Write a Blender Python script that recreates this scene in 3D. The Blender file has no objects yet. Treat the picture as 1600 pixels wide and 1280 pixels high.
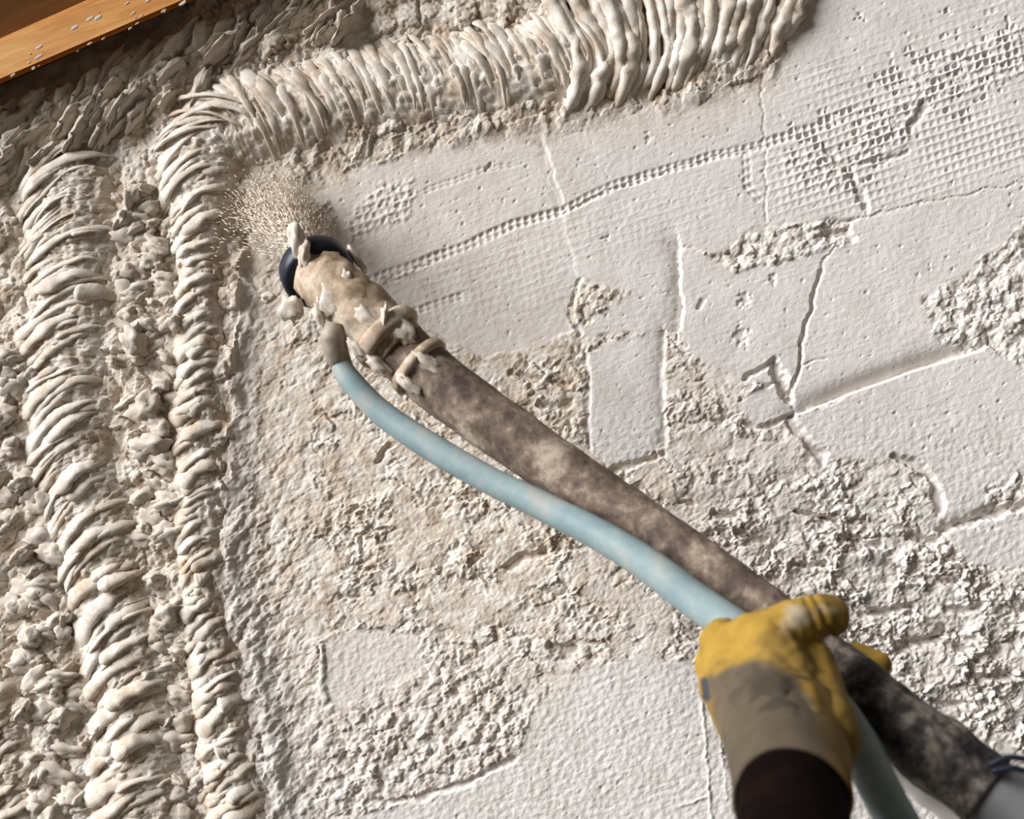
import bpy, bmesh, math, random
import numpy as np
from mathutils import Vector, Matrix, noise as mnoise

scene = bpy.context.scene
col = scene.collection
random.seed(7)

# ------------------------------------------------------------------ camera
IW, IH, F = 1600.0, 1280.0, 1715.0
CAM = Vector((0.0, -1.28, 1.95))
PITCH, ROLL = math.radians(9.0), math.radians(20.0)
fwd = Vector((0, math.cos(PITCH), math.sin(PITCH)))
r0 = Vector((1, 0, 0)); u0 = r0.cross(fwd)
rgt = math.cos(ROLL) * r0 - math.sin(ROLL) * u0
upv = math.sin(ROLL) * r0 + math.cos(ROLL) * u0
cam_d = bpy.data.cameras.new('camera'); cam = bpy.data.objects.new('camera', cam_d); col.objects.link(cam)
M3 = Matrix((rgt, upv, -fwd)).transposed()
cam.matrix_world = Matrix.Translation(CAM) @ M3.to_4x4()
cam_d.sensor_width = 36.0; cam_d.sensor_fit = 'HORIZONTAL'; cam_d.lens = 36.0 * F / IW
cam_d.clip_start = 0.02
cam_d.dof.use_dof = True; cam_d.dof.focus_distance = 1.26; cam_d.dof.aperture_fstop = 5.0
scene.camera = cam

# ------------------------------------------------------------------ light
w = bpy.data.worlds.new('world'); scene.world = w; w.use_nodes = True
bg = w.node_tree.nodes['Background']
bg.inputs[0].default_value = (1.0, 0.90, 0.78, 1); bg.inputs[1].default_value = 0.10
sun_d = bpy.data.lights.new('sun', 'SUN'); sun = bpy.data.objects.new('sun', sun_d); col.objects.link(sun)
sun_d.energy = 7.1; sun_d.angle = math.radians(42); sun_d.color = (0.98, 0.985, 1.0)
to_sun = Vector((-0.63, -0.36, 0.68)).normalized()
sun.rotation_euler = to_sun.to_track_quat('Z', 'Y').to_euler()
sun.location = (-3, -2, 4)
vs = scene.view_settings
scene.display_settings.display_device = 'sRGB'
vs.view_transform = 'Standard'; vs.look = 'None'; vs.gamma = 1.0; vs.use_curve_mapping = False
vs.exposure = 0.12

# ------------------------------------------------------------------ pixel helpers
def ray(x, y):
    return fwd + rgt * ((x - IW / 2) / F) + upv * ((IH / 2 - y) / F)
def P(x, y, d):                                   # pixel at a depth along the view axis
    return CAM + ray(x, y) * d
def onwall(x, y, Y=0.0):                          # pixel on a plane parallel to the wall
    r = ray(x, y); return CAM + r * ((Y - CAM.y) / r.y)
def rpx(px, d): return px * d / F

def project(X, Y, Z):
    dx, dy, dz = X - CAM.x, Y - CAM.y, Z - CAM.z
    de = dx * fwd.x + dy * fwd.y + dz * fwd.z
    return (IW / 2 + F * (dx * rgt.x + dy * rgt.y + dz * rgt.z) / de,
            IH / 2 - F * (dx * upv.x + dy * upv.y + dz * upv.z) / de)

# ------------------------------------------------------------------ numpy noise
_rng = np.random.RandomState(11)
_perm = _rng.permutation(512); _perm = np.concatenate([_perm, _perm, _perm])
_ang = _rng.rand(512) * 2 * np.pi; _gx, _gy = np.cos(_ang), np.sin(_ang)
def perlin(x, y, seed=0):
    x = np.asarray(x, float) + seed * 17.31; y = np.asarray(y, float) + seed * 7.77
    xi = np.floor(x).astype(np.int64); yi = np.floor(y).astype(np.int64)
    xf = x - xi; yf = y - yi
    u = xf * xf * xf * (xf * (xf * 6 - 15) + 10); v = yf * yf * yf * (yf * (yf * 6 - 15) + 10)
    def g(ix, iy, fx, fy):
        h = _perm[(_perm[ix & 511] + iy) & 511]
        return _gx[h] * fx + _gy[h] * fy
    a = g(xi, yi, xf, yf); b = g(xi + 1, yi, xf - 1, yf)
    c = g(xi, yi + 1, xf, yf - 1); d = g(xi + 1, yi + 1, xf - 1, yf - 1)
    return 1.5 * ((a + (b - a) * u) + ((c + (d - c) * u) - (a + (b - a) * u)) * v)
def fbm(x, y, s, octv=3, seed=0, gain=0.5):
    r = 0; a = 1.0
    for o in range(octv):
        r = r + a * perlin(x / s, y / s, seed + o); s *= 0.5; a *= gain
    return r
def billow(x, y, s, octv=3, seed=0, gain=0.5):
    r = 0; a = 1.0
    for o in range(octv):
        r = r + a * (np.abs(perlin(x / s, y / s, seed + o)) * 2 - 0.55); s *= 0.5; a *= gain
    return r
def cells(x, y, s, seed=0):
    """distance to the nearest grain centre, a random value per grain and a random tilt per grain"""
    x = np.asarray(x) / s + seed * 3.17; y = np.asarray(y) / s + seed * 5.71
    xi = np.floor(x).astype(np.int64); yi = np.floor(y).astype(np.int64)
    best = np.full(x.shape, 9.0); val = np.zeros(x.shape); tilt = np.zeros(x.shape)
    for dx in (-1, 0, 1):
        for dy in (-1, 0, 1):
            h = _perm[(_perm[(xi + dx) & 511] + yi + dy) & 511]; h2 = _perm[h + 7]
            ex = x - (xi + dx + 0.5 + 0.45 * _gx[h]); ey = y - (yi + dy + 0.5 + 0.45 * _gy[h2])
            d = ex * ex + ey * ey; m = d < best
            best = np.where(m, d, best); val = np.where(m, _gx[h2], val); tilt = np.where(m, ex * _gx[h] + ey * _gy[h], tilt)
    return best, val, tilt
def grains(x, y, s, seed=0, dome=1.0, rnd=0.6, tl=0.5):
    d, v, t = cells(x, y, s, seed); return dome * (0.5 - 1.3 * np.minimum(d, 0.8)) + rnd * v + tl * t
def smooth(e0, e1, x):
    t = np.clip((x - e0) / (e1 - e0), 0, 1); return t * t * (3 - 2 * t)
def seg_dist(x, y, pts):                          # distance, signed side and parameter along a polyline
    best = np.full(x.shape, 1e9); side = np.zeros(x.shape); par = np.zeros(x.shape); acc = 0.0
    L = sum(math.dist(pts[i], pts[i + 1]) for i in range(len(pts) - 1))
    for (ax, ay), (bx, by) in zip(pts[:-1], pts[1:]):
        dx, dy = bx - ax, by - ay; l2 = dx * dx + dy * dy
        t = np.clip(((x - ax) * dx + (y - ay) * dy) / l2, 0, 1)
        ex, ey = x - ax - t * dx, y - ay - t * dy
        d = np.hypot(ex, ey); m = d < best
        best = np.where(m, d, best); side = np.where(m, (dx * ey - dy * ex) / math.sqrt(l2), side)
        par = np.where(m, (acc + t * math.sqrt(l2)) / L, par); acc += math.sqrt(l2)
    return best, side, par
def poly_sd(x, y, pts):                           # signed distance, positive inside
    ins = np.zeros(x.shape, bool)
    for (ax, ay), (bx, by) in zip(pts, pts[1:] + pts[:1]):
        if ay == by: continue
        c = ((ay > y) != (by > y)) & (x < (bx - ax) * (y - ay) / (by - ay) + ax)
        ins ^= c
    d, _, _ = seg_dist(x, y, pts + pts[:1])
    return np.where(ins, d, -d)

# ------------------------------------------------------------------ materials
def new_mat(name):
    m = bpy.data.materials.new(name); m.use_nodes = True
    nt = m.node_tree; b = nt.nodes['Principled BSDF']; b.inputs['Roughness'].default_value = 0.85
    b.inputs['Specular IOR Level'].default_value = 0.25
    return m, nt, b
def N(nt, kind, **kw):
    n = nt.nodes.new(kind)
    for k, v in kw.items():
        if k in n.inputs: n.inputs[k].default_value = v
        else: setattr(n, k, v)
    return n
def noise_node(nt, scale, detail=4, rough=0.6, stretch=None):
    tc = N(nt, 'ShaderNodeTexCoord')
    n = N(nt, 'ShaderNodeTexNoise', Scale=scale, Detail=detail, Roughness=rough)
    if stretch:
        mp = N(nt, 'ShaderNodeMapping'); mp.inputs['Scale'].default_value = stretch[0]; mp.inputs['Rotation'].default_value = stretch[1]
        nt.links.new(tc.outputs['Object'], mp.inputs[0]); nt.links.new(mp.outputs[0], n.inputs['Vector'])
    else: nt.links.new(tc.outputs['Object'], n.inputs['Vector'])
    return n
def ramp(nt, src, stops):
    r = N(nt, 'ShaderNodeValToRGB'); e = r.color_ramp.elements
    while len(e) < len(stops): e.new(0.5)
    for el, (p, c) in zip(e, stops): el.position = p; el.color = (*c, 1)
    nt.links.new(src, r.inputs[0]); return r
def bump(nt, b, src, strength, dist):
    bp = N(nt, 'ShaderNodeBump', Strength=strength, Distance=dist)
    nt.links.new(src, bp.inputs['Height']); nt.links.new(bp.outputs[0], b.inputs['Normal']); return bp

DRY0, DRY1 = (0.69, 0.635, 0.585), (0.79, 0.742, 0.70)
FR0, FR1 = (0.50, 0.375, 0.262), (0.80, 0.735, 0.65)
def plaster_mat(name, mode):
    m, nt, b = new_mat(name)
    n1 = noise_node(nt, 22, 5); n2 = noise_node(nt, 420, 3, 0.7); n3 = noise_node(nt, 34, 6, 0.7)
    fr = ramp(nt, n3.outputs[0], [(0.32, FR0), (0.60, FR1)])
    if mode == 'fresh': c = fr.outputs[0]
    else:
        dr = ramp(nt, n1.outputs[0], [(0.35, DRY0), (0.7, DRY1)])
        at = N(nt, 'ShaderNodeAttribute', attribute_name='fresh')
        mx = N(nt, 'ShaderNodeMix', data_type='RGBA')
        nt.links.new(at.outputs['Fac'], mx.inputs[0]); nt.links.new(dr.outputs[0], mx.inputs[6]); nt.links.new(fr.outputs[0], mx.inputs[7])
        c = mx.outputs[2]
    nt.links.new(c, b.inputs['Base Color'])
    b.inputs['Roughness'].default_value = 0.62 if mode == 'fresh' else 0.8
    bump(nt, b, n2.outputs[0], 0.45, 0.0012)
    return m
M_wall = plaster_mat('plaster_wall', 'wall')
M_fresh = plaster_mat('plaster_fresh', 'fresh')

def wood_mat(name, c0, c1, c2):
    m, nt, b = new_mat(name)
    n1 = noise_node(nt, 9, 6, 0.65, ((1.2, 9, 9), (0, 0, 0)))
    r = ramp(nt, n1.outputs[0], [(0.3, c0), (0.5, c1), (0.72, c2)])
    nt.links.new(r.outputs[0], b.inputs['Base Color']); b.inputs['Roughness'].default_value = 0.5
    bump(nt, b, n1.outputs[0], 0.2, 0.002)
    return m
M_wood = wood_mat('pine_wood', (0.48, 0.18, 0.032), (0.64, 0.28, 0.06), (0.78, 0.44, 0.14))
M_soffit_shaded = wood_mat('soffit_wood_shaded', (0.17, 0.070, 0.018), (0.21, 0.092, 0.026), (0.26, 0.12, 0.034))  # brown darkened to stand for shade on the fascia boards

def plain(name, c, rough=0.7, var=0.12, scale=60, bmp=0.2, bd=0.001):
    m, nt, b = new_mat(name)
    n1 = noise_node(nt, scale, 4)
    r = ramp(nt, n1.outputs[0], [(0.3, tuple(v * (1 - var) for v in c)), (0.7, tuple(min(1, v * (1 + var)) for v in c))])
    nt.links.new(r.outputs[0], b.inputs['Base Color']); b.inputs['Roughness'].default_value = rough
    bump(nt, b, n1.outputs[0], bmp, bd); return m
M_blue = plain('pale_blue_rubber', (0.25, 0.325, 0.335), 0.45, 0.12, 30, 0.1)
def stained_blue():
    m, nt, b = new_mat('stained_blue_rubber'); n1 = noise_node(nt, 26, 6, 0.7)
    r = ramp(nt, n1.outputs[0], [(0.34, (0.20, 0.275, 0.29)), (0.52, (0.26, 0.335, 0.345)), (0.60, (0.33, 0.36, 0.34)), (0.72, (0.42, 0.37, 0.30))])
    nt.links.new(r.outputs[0], b.inputs['Base Color']); b.inputs['Roughness'].default_value = 0.45; bump(nt, b, n1.outputs[0], 0.15, 0.002); return m
M_blue = stained_blue()
M_black = plain('navy_black_plastic', (0.012, 0.016, 0.026), 0.4, 0.3, 60)
M_sleeve = plain('dark_sleeve_cloth', (0.005, 0.0025, 0.002), 0.95, 0.4, 40, 0.4, 0.003)
M_sleeve.node_tree.nodes['Principled BSDF'].inputs['Specular IOR Level'].default_value = 0.02
M_steel = plain('dirty_steel', (0.30, 0.25, 0.20), 0.55, 0.35, 70, 0.4, 0.002)
M_grey = plain('grey_pipe', (0.17, 0.165, 0.17), 0.6, 0.1, 30)

# hose: dark rubber under dried splashes
def hose_mat(name, dark, mid, pale, lo, hi):
    m, nt, b = new_mat(name)
    na = noise_node(nt, 24, 4, 0.65); nb_ = noise_node(nt, 85, 4, 0.7)
    n1 = N(nt, 'ShaderNodeMix', data_type='FLOAT'); n1.inputs[0].default_value = 0.42
    nt.links.new(na.outputs[0], n1.inputs[2]); nt.links.new(nb_.outputs[0], n1.inputs[3])
    r = ramp(nt, n1.outputs[0], [(lo, dark), ((lo + hi) / 2, mid), (hi, pale)])
    nt.links.new(r.outputs[0], b.inputs['Base Color']); b.inputs['Roughness'].default_value = 0.75
    bump(nt, b, n1.outputs[0], 0.5, 0.003); return m
M_hose = hose_mat('splashed_rubber', (0.085, 0.06, 0.05), (0.21, 0.155, 0.115), (0.46, 0.38, 0.30), 0.40, 0.62)
M_hose2 = hose_mat('speckled_jacket', (0.010, 0.008, 0.009), (0.06, 0.05, 0.044), (0.24, 0.20, 0.165), 0.42, 0.60)

def attr_mat(name, rough):
    m, nt, b = new_mat(name)
    at = N(nt, 'ShaderNodeVertexColor', layer_name='paint')
    n1 = noise_node(nt, 55, 4); rr = ramp(nt, n1.outputs[0], [(0.3, (0.78, 0.76, 0.74)), (0.7, (1, 1, 1))])
    mx = N(nt, 'ShaderNodeMix', data_type='RGBA', blend_type='MULTIPLY'); mx.inputs[0].default_value = 1
    nt.links.new(at.outputs[0], mx.inputs[6]); nt.links.new(rr.outputs[0], mx.inputs[7])
    nt.links.new(mx.outputs[2], b.inputs['Base Color']); b.inputs['Roughness'].default_value = rough
    n2 = noise_node(nt, 500, 2); bump(nt, b, n2.outputs[0], 0.3, 0.001); return m
M_glove = attr_mat('glove_leather', 0.85)

# ------------------------------------------------------------------ object helpers
def link(name, me, mat, parent=None):
    o = bpy.data.objects.new(name, me); col.objects.link(o)
    if mat and not me.materials: me.materials.append(mat)
    if parent: o.parent = parent; o.matrix_parent_inverse = parent.matrix_world.inverted()
    return o
def empty(name, loc, label, cat, group=None):
    o = bpy.data.objects.new(name, None); col.objects.link(o); o.location = loc
    o.matrix_world = Matrix.Translation(loc); o.empty_display_size = 0.02
    tag(o, label, cat, group); return o
def tag(o, label, cat, group=None):
    o['label'] = label; o['category'] = cat
    if group: o['group'] = group
def np_mesh(name, V, Q, smoothed=True):
    me = bpy.data.meshes.new(name)
    V = np.asarray(V, np.float32); Q = np.asarray(Q, np.int32); k = Q.shape[1]
    me.vertices.add(len(V)); me.vertices.foreach_set('co', V.ravel())
    me.loops.add(Q.size); me.loops.foreach_set('vertex_index', Q.ravel())
    me.polygons.add(len(Q)); me.polygons.foreach_set('loop_start', np.arange(0, Q.size, k, dtype=np.int32))
    me.polygons.foreach_set('use_smooth', np.full(len(Q), smoothed))
    me.update(calc_edges=True); return me
def spline(pts, n):                               # Catmull-Rom through tuples of any length
    p = np.array([pts[0]] + list(pts) + [pts[-1]], float); out = []
    m = len(pts) - 1
    for i in range(n):
        t = i / (n - 1) * m; k = min(int(t), m - 1); f = t - k
        a, b, c, d = p[k], p[k + 1], p[k + 2], p[k + 3]
        out.append(0.5 * ((2 * b) + (-a + c) * f + (2 * a - 5 * b + 4 * c - d) * f * f + (-a + 3 * b - 3 * c + d) * f ** 3))
    return np.array(out)
def tube(name, pts, rad, mat, parent=None, seg=20, rough=0.0, rs=0.03, cap=True):
    pts = [Vector(p) for p in pts]; n = len(pts); V = []; Q = []
    ref = Vector((0, 0, 1)); t0 = (pts[1] - pts[0]).normalized()
    if abs(t0.dot(ref)) > 0.9: ref = Vector((1, 0, 0))
    a = t0.cross(ref).normalized()
    for i, p in enumerate(pts):
        t = (pts[min(i + 1, n - 1)] - pts[max(i - 1, 0)]).normalized()
        a = (a - t * a.dot(t)).normalized(); b = t.cross(a)
        for j in range(seg):
            th = 2 * math.pi * j / seg; d = a * math.cos(th) + b * math.sin(th); r = rad[i]
            q = p + d * r
            if rough: r *= 1 + rough * mnoise.fractal(q / rs, 1.0, 2.0, 3)
            V.append(p + d * r)
    for i in range(n - 1):
        for j in range(seg):
            k = (j + 1) % seg
            Q.append((i * seg + j, i * seg + k, (i + 1) * seg + k, (i + 1) * seg + j))
    me = bpy.data.meshes.new(name)
    faces = list(Q)
    if cap: faces += [tuple(range(seg))[::-1], tuple(range((n - 1) * seg, n * seg))]
    me.from_pydata([tuple(v) for v in V], [], faces)
    for p in me.polygons: p.use_smooth = len(p.vertices) == 4
    me.update(); return link(name, me, mat, parent)
def lathe(name, c, axis, prof, mat, parent=None, seg=36, rough=0.0, rs=0.01):
    axis = Vector(axis).normalized(); a = axis.orthogonal().normalized(); b = axis.cross(a); V = []; Q = []
    for (h, r) in prof:
        for j in range(seg):
            th = 2 * math.pi * j / seg; d = a * math.cos(th) + b * math.sin(th); p = c + axis * h + d * r
            if rough: p = p + d * (r * rough * mnoise.fractal(p / rs, 1.0, 2.0, 3))
            V.append(tuple(p))
    n = len(prof)
    for i in range(n):
        i2 = (i + 1) % n
        for j in range(seg): Q.append((i * seg + j, i * seg + (j + 1) % seg, i2 * seg + (j + 1) % seg, i2 * seg + j))
    me = bpy.data.meshes.new(name); me.from_pydata(V, [], Q)
    bm = bmesh.new(); bm.from_mesh(me); bmesh.ops.recalc_face_normals(bm, faces=bm.faces); bm.to_mesh(me); bm.free()
    for p in me.polygons: p.use_smooth = True
    return link(name, me, mat, parent)

# ================================================================== THE WALL
PANELS = [  # smooth trowelled fields between the joints, traced corner by corner, each with its level in mm
 ([(515,300),(640,240),(850,190),(852,240),(880,330),(800,357),(700,396),(575,438),(545,400)], 0.0),
 ([(852,190),(1000,160),(1165,118),(1195,112),(1195,225),(1080,256),(960,292),(882,329),(860,265)], 1.0),
 ([(1197,112),(1215,95),(1262,0),(1290,-160),(2400,-520),(2400,120),(1600,285),(1450,312),(1345,335),(1200,345),(1197,225)], 1.0),
 ([(600,452),(700,402),(800,364),(878,338),(892,400),(905,440),(892,515),(760,555),(655,505)], 0.2),
 ([(884,336),(960,300),(1080,263),(1190,233),(1190,340),(1130,390),(1058,388),(1056,512),(930,520),(898,512),(908,440)], 0.9),
 ([(1070,392),(1130,420),(1250,408),(1330,372),(1282,425),(1258,505),(1238,590),(1170,596),(1090,556),(1068,512)], 1.0),
 ([(1292,412),(1345,345),(1600,292),(2400,130),(2400,260),(1600,345),(1500,440),(1440,472),(1455,522),(1480,556),(1340,600),(1244,640),(1250,580),(1268,500)], 1.0),
 ([(1242,660),(1340,616),(1440,578),(1545,548),(1600,582),(2400,330),(2400,480),(1600,735),(1550,760),(1545,800),(1478,812),(1462,745),(1400,712),(1300,712)], 1.3),
 ([(924,560),(960,535),(1034,525),(1030,600),(1036,690),(960,728),(924,700)], 0.4),
 ([(560,1280),(650,1256),(730,1228),(815,1180),(838,1110),(905,1050),(1000,1030),(1090,1045),(1095,1100),(1160,1280),(1300,1150),(1400,1170),(1540,1260),(1700,1500),(1700,1900),(300,1900)], 0.6),
 ([(502,1010),(570,985),(645,1000),(662,1038),(560,1092),(508,1100)], 0.3),
 ([(1485,835),(1600,803),(2400,560),(2400,700),(1600,885),(1520,880)], 1.0),
 ([(1158,632),(1214,604),(1236,648),(1182,664)], 1.2),
 ([(1500,505),(1530,492),(1548,520),(1500,548),(1484,540)], 0.5),
]
GROOVES = [ ([(1165,592),(1190,578),(1214,562)], 5, 3.0, 0), ([(1115,800),(1160,812)], 5, 5, 0), ([(1150,832),(1200,846)], 5, 5, 0), ([(1330,842),(1370,850)], 7, 6, 0),
 ([(1420,838),(1465,846)], 6, 6, 0), ([(1235,878),(1290,886)], 5, 5, 0), ([(800,584),(850,596),(885,602)], 5, 3, 0), ([(845,628),(868,640),(892,630)], 6, 4, 0), ([(790,884),(850,862)], 8, 4, 0),
 ([(1480,955),(1530,948)], 6, 5, 0), ([(1400,1010),(1470,1000),(1510,1015)], 7, 6, 0), ([(1350,960),(1420,948)], 6, 5, 0), ([(1520,1060),(1580,1050)], 7, 6, 0), ([(590,720),(610,700)], 5, 3, 0), ([(1460,1095),(1500,1100)], 5, 5, 0),
 ([(850,228),(861,265),(880,330)], 3, 1.2, 6),
  # points, half width px, depth mm (negative = raised), softness above the line
 ([(1060,386),(1063,450),(1059,516)], 3, 3.4, 14), ([(1282,424),(1260,503),(1243,590),(1236,622)], 3.5, 2.2, 0),
 ([(905,440),(893,490),(905,522)], 4, 2.0, 0), ([(919,556),(918,640),(921,702)], 4, 1.8, 5),
 ([(1038,518),(1034,600),(1040,690)], 4, 1.8, 9), ([(955,738),(1000,722),(1034,712)], 6, 3.5, 0),
 ([(575,1252),(650,1250),(722,1226),(804,1186)], 5, 2.5, 0), ([(1096,1100),(1105,1195),(1113,1290)], 2, -0.9, 0),
 ([(1060,1262),(1105,1243)], 2, -0.7, 0), ([(1125,1130),(1135,1250)], 1.6, -0.5, 0),
 ([(500,1005),(503,1060),(508,1098)], 5, -1.8, 0), ([(1476,826),(1530,811),(1600,789),(1900,690)], 7, 6.0, -7),
 ([(1395,713),(1440,727),(1463,760),(1468,800)], 7, 4.5, 0), ([(1237,655),(1262,690),(1285,716)], 9, 4.5, 0),
 ([(1214,578),(1224,600),(1228,618)], 11, 6.0, 0), ([(1160,660),(1182,668),(1240,650)], 4, 3.0, 0),
 ([(1290,235),(1320,258),(1345,300),(1352,322)], 6, 2.4, 0), ([(1420,210),(1432,185),(1445,165)], 6, 2.2, 0),
 ([(1345,255),(1400,248),(1420,235)], 4, 1.6, 0), ([(1245,800),(1275,806),(1310,815)], 3, 5.0, 0),
 ([(1062,785),(1085,790)], 4, 4.0, 0), ([(1300,372),(1326,362),(1333,375)], 8, 4.5, 0),
 ([(1092,481),(1098,470)], 4, 1.8, 0),
 ([(360,395),(385,430),(405,452)], 5, 2.5, 0),
 ([(865,1010),(880,1020),(895,1012)], 9, 5.0, 0), ([(918,1026),(930,1028)], 4, 3.0, 0),
 ([(200,668),(208,682),(216,690)], 8, 9.0, 0), ([(1245,575),(1290,560)], 2, 0.8, 0),
]
TOOTH = [([(568,441),(700,396),(800,353),(880,329),(960,291),(1080,254),(1190,226),(1300,192)], 9, 1.5),
         ([(640,490),(720,462)], 7, 0.9), ([(662,300),(740,270),(800,258)], 6, 0.7), ([(1165,235),(1168,290),(1185,310)], 8, 1.3)]

def left_bound(y):      # right border of the freshly sprayed relief
    return np.interp(y, [-800, 0, 170, 260, 420, 700, 900, 1010, 1100, 1280, 1900], [1300, 1235, 420, 400, 352, 348, 345, 372, 395, 420, 460])
def top_bound(x):       # lower border of the sprayed band along the top
    return np.interp(x, [-800, 0, 300, 380, 420, 520, 640, 800, 920, 1050, 1150, 1205, 1240, 1270, 1320],
                        [2600, 2400, 1600, 420, 300, 240, 215, 192, 175, 150, 125, 95, 40, -20, -200])

def wall_height(x, y):
    mm = np.zeros_like(x); fresh = np.zeros_like(x)
    wx = x + 7 * perlin(x / 30, y / 30, 3); wy = y + 7 * perlin(x / 30, y / 30, 4)
    wx2 = wx + 3 * perlin(x / 9, y / 9, 13); wy2 = wy + 3 * perlin(x / 9, y / 9, 14)
    # smooth field mask and level
    S = np.zeros_like(x); lev = np.zeros_like(x); sh = 0.25
    jx = x + sh * (wx2 - x); jy = y + sh * (wy2 - y)
    for poly, l in PANELS:
        sd = poly_sd(jx + 0.45 * (wx2 - x), jy + 0.45 * (wy2 - y), poly); m = smooth(-9, -2, sd)
        S = np.maximum(S, m); lev = np.where(sd > -8, 1.3 * l * m, lev)
    # rough islands inside the smooth fields
    isl = [[(1440,470),(1500,438),(1600,348),(2400,200),(2400,330),(1600,575),(1545,548),(1500,550),(1458,522)],
           [(1120,405),(1165,372),(1255,362),(1330,348),(1328,378),(1262,398),(1150,425)],
           [(1545,765),(1600,738),(1800,690),(1800,760),(1600,800),(1540,802)],
           [(540,345),(590,290),(645,278),(652,305),(632,345),(590,352),(545,378)],
           [(1225,255),(1260,235),(1330,262),(1345,300),(1250,300)],
           [(1330,215),(1380,165),(1440,150),(1428,205),(1395,245),(1345,250)],
           [(1420,110),(1500,75),(1600,40),(1600,120),(1500,150),(1440,160)],
           [(985,455),(905,440),(892,500),(905,515)]]
    I = np.zeros_like(x); FZ = np.zeros_like(x)
    for i, p in enumerate(isl):
        mk = smooth(-6, 5, poly_sd(wx2, wy2, p) + 5 * perlin(x / 14, y / 14, 40 + i))
        if i in (3, 4, 5, 6): FZ = np.maximum(FZ, mk)
        else: I = np.maximum(I, mk)
    # --- smooth plaster: trowel drag and pin holes
    ca, sa = math.cos(math.radians(19)), math.sin(math.radians(19))
    u = x * ca - y * sa; v = x * sa + y * ca
    drag = 0.35 * fbm(x, y, 60, 2, 20) + 0.16 * fbm(x, y, 9, 2, 21) + 0.14 * perlin(u / 26, v / 4, 22)
    pits = -1.3 * smooth(0.62, 0.85, perlin(x / 9, y / 9, 23)) - 1.0 * smooth(0.7, 0.9, perlin(x / 5, y / 5, 24))
    low = smooth(600, 720, y - 0.0 * x) * 0.25
    grain = (0.10 + low) * fbm(x, y, 9, 2, 25) * 1.6
    # reinforcement mesh showing through
    pitch = 12.4
    uu = u + 2.0 * perlin(x / 120, y / 120, 26); vv = (y * math.cos(math.radians(9)) * 0 + v) + 2.0 * perlin(x / 120, y / 120, 27)
    kk = x * math.cos(math.radians(9)) + y * -math.sin(math.radians(-9)) * -1.0
    gu = np.abs(((x - 0.16 * y) / pitch) % 1 - 0.5) * 2; gv = np.abs((vv / pitch) % 1 - 0.5) * 2
    cell = smooth(0.25, 0.75, gu) * smooth(0.25, 0.75, gv)             # 1 in the middle of a cell, 0 on a thread
    thread = np.maximum(0.65 * (1 - smooth(0.12, 0.5, gu)), 1 - smooth(0.12, 0.5, gv))
    gm = smooth(-30, 40, poly_sd(x, y, [(1235,120),(1400,60),(1560,-40),(2300,-300),(2300,110),(1600,265),(1480,300),(1340,330),(1215,340),(1190,250)]))
    gm = gm * (0.35 + 0.65 * smooth(-0.35, 0.25, perlin(x / 95, y / 95, 28) + (y - 170) / 190))
    faint = 0.30 * smooth(-30, 20, poly_sd(x, y, [(650,430),(860,345),(1060,300),(1180,290),(1060,360),(900,410),(880,470),(660,510)]))
    gm = np.maximum(gm, faint)
    grid = gm * (0.62 * thread - 0.38 * cell)
    # deep torn cells
    hol = smooth(0.20, 0.40, 0.9 * perlin(x / 30, y / 30, 29) + 0.8 * perlin(x / 13, y / 13, 30))
    hm = smooth(-20, 25, poly_sd(x, y, [(1220,190),(1330,150),(1400,80),(1560,20),(1600,60),(1560,160),(1510,200),(1430,180),(1350,330),(1280,270),(1230,240)]))
    hm2 = smooth(-10, 15, poly_sd(x, y, [(540,345),(590,285),(650,275),(655,310),(630,350),(545,390)]))
    grid = grid - 3.2 * np.maximum(hm * hol, 0.15 * hm2) * smooth(0.15, 0.6, gu) * smooth(0.15, 0.6, gv)
    hs = drag + pits + grain + grid + lev
    hs = hs + FZ * (0.5 + 0.8 * grains(x + 3 * perlin(x / 8, y / 8, 53), y, 6.5, 33, 1.2, 0.7, 0.4) + 0.2 * thread - 0.35 * cell)
    for pts, hw, dep in TOOTH:
        d, s, t = seg_dist(x, y + 2.5 * perlin(x / 40, y / 40, 31), pts)
        g = (1 - smooth(hw * 0.6, hw, d)) * (0.6 + 0.4 * smooth(-0.3, 0.3, perlin(x / 50, y / 50, 32)))
        gg = gu if abs(pts[-1][0] - pts[0][0]) > 60 else gv
        hs = hs - 1.7 * dep * g * (0.25 + 0.75 * smooth(0.2, 0.7, gg)) * (1 - 0.5 * np.exp(-(s / 2.0) ** 2))
    # --- rough scraped coat
    ax = x * 0.96 - y * -0.26; ay = (y * 0.96 + x * -0.26 * -1) * 1.0
    q = x * 0.97 + y * 0.22; r = (y * 0.97 - x * 0.22)
    wq = q + 8 * perlin(x / 26, y / 26, 50); wr = r + 8 * perlin(x / 26, y / 26, 51)
    ww = 4 * perlin(x / 8, y / 8, 53); w3 = 4 * perlin(x / 8, y / 8, 54)
    amp = 0.35 + 1.1 * smooth(-0.45, 0.5, perlin(x / 75, y / 60, 58) + 0.5 * perlin(x / 30, y / 30, 59))
    flaky = amp * (1.5 * grains((wq + ww) / 1.7, wr + w3, 17, 52, 0.8, 0.7, 1.3) + 1.0 * grains(wq + w3, wr + ww, 8, 55, 1.0, 0.7, 0.9)) \
        + 1.6 * fbm(wq / 1.6, wr, 48, 3, 57, 0.6) + 0.45 * fbm(x, y, 6, 2, 56)
    pop = 2.3 * grains(x + ww, y + w3, 15, 60, 1.2, 0.8, 0.4) + 1.1 * grains(x + w3, y + ww, 7.5, 61, 1.1, 0.6, 0.4) + 1.8 * fbm(x, y, 34, 2, 64)
    popm = np.maximum(I, smooth(-40, 40, poly_sd(x, y, [(560,1120),(640,1050),(780,1030),(850,1100),(800,1200),(560,1260),(380,1300),(400,1120)])))
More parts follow.
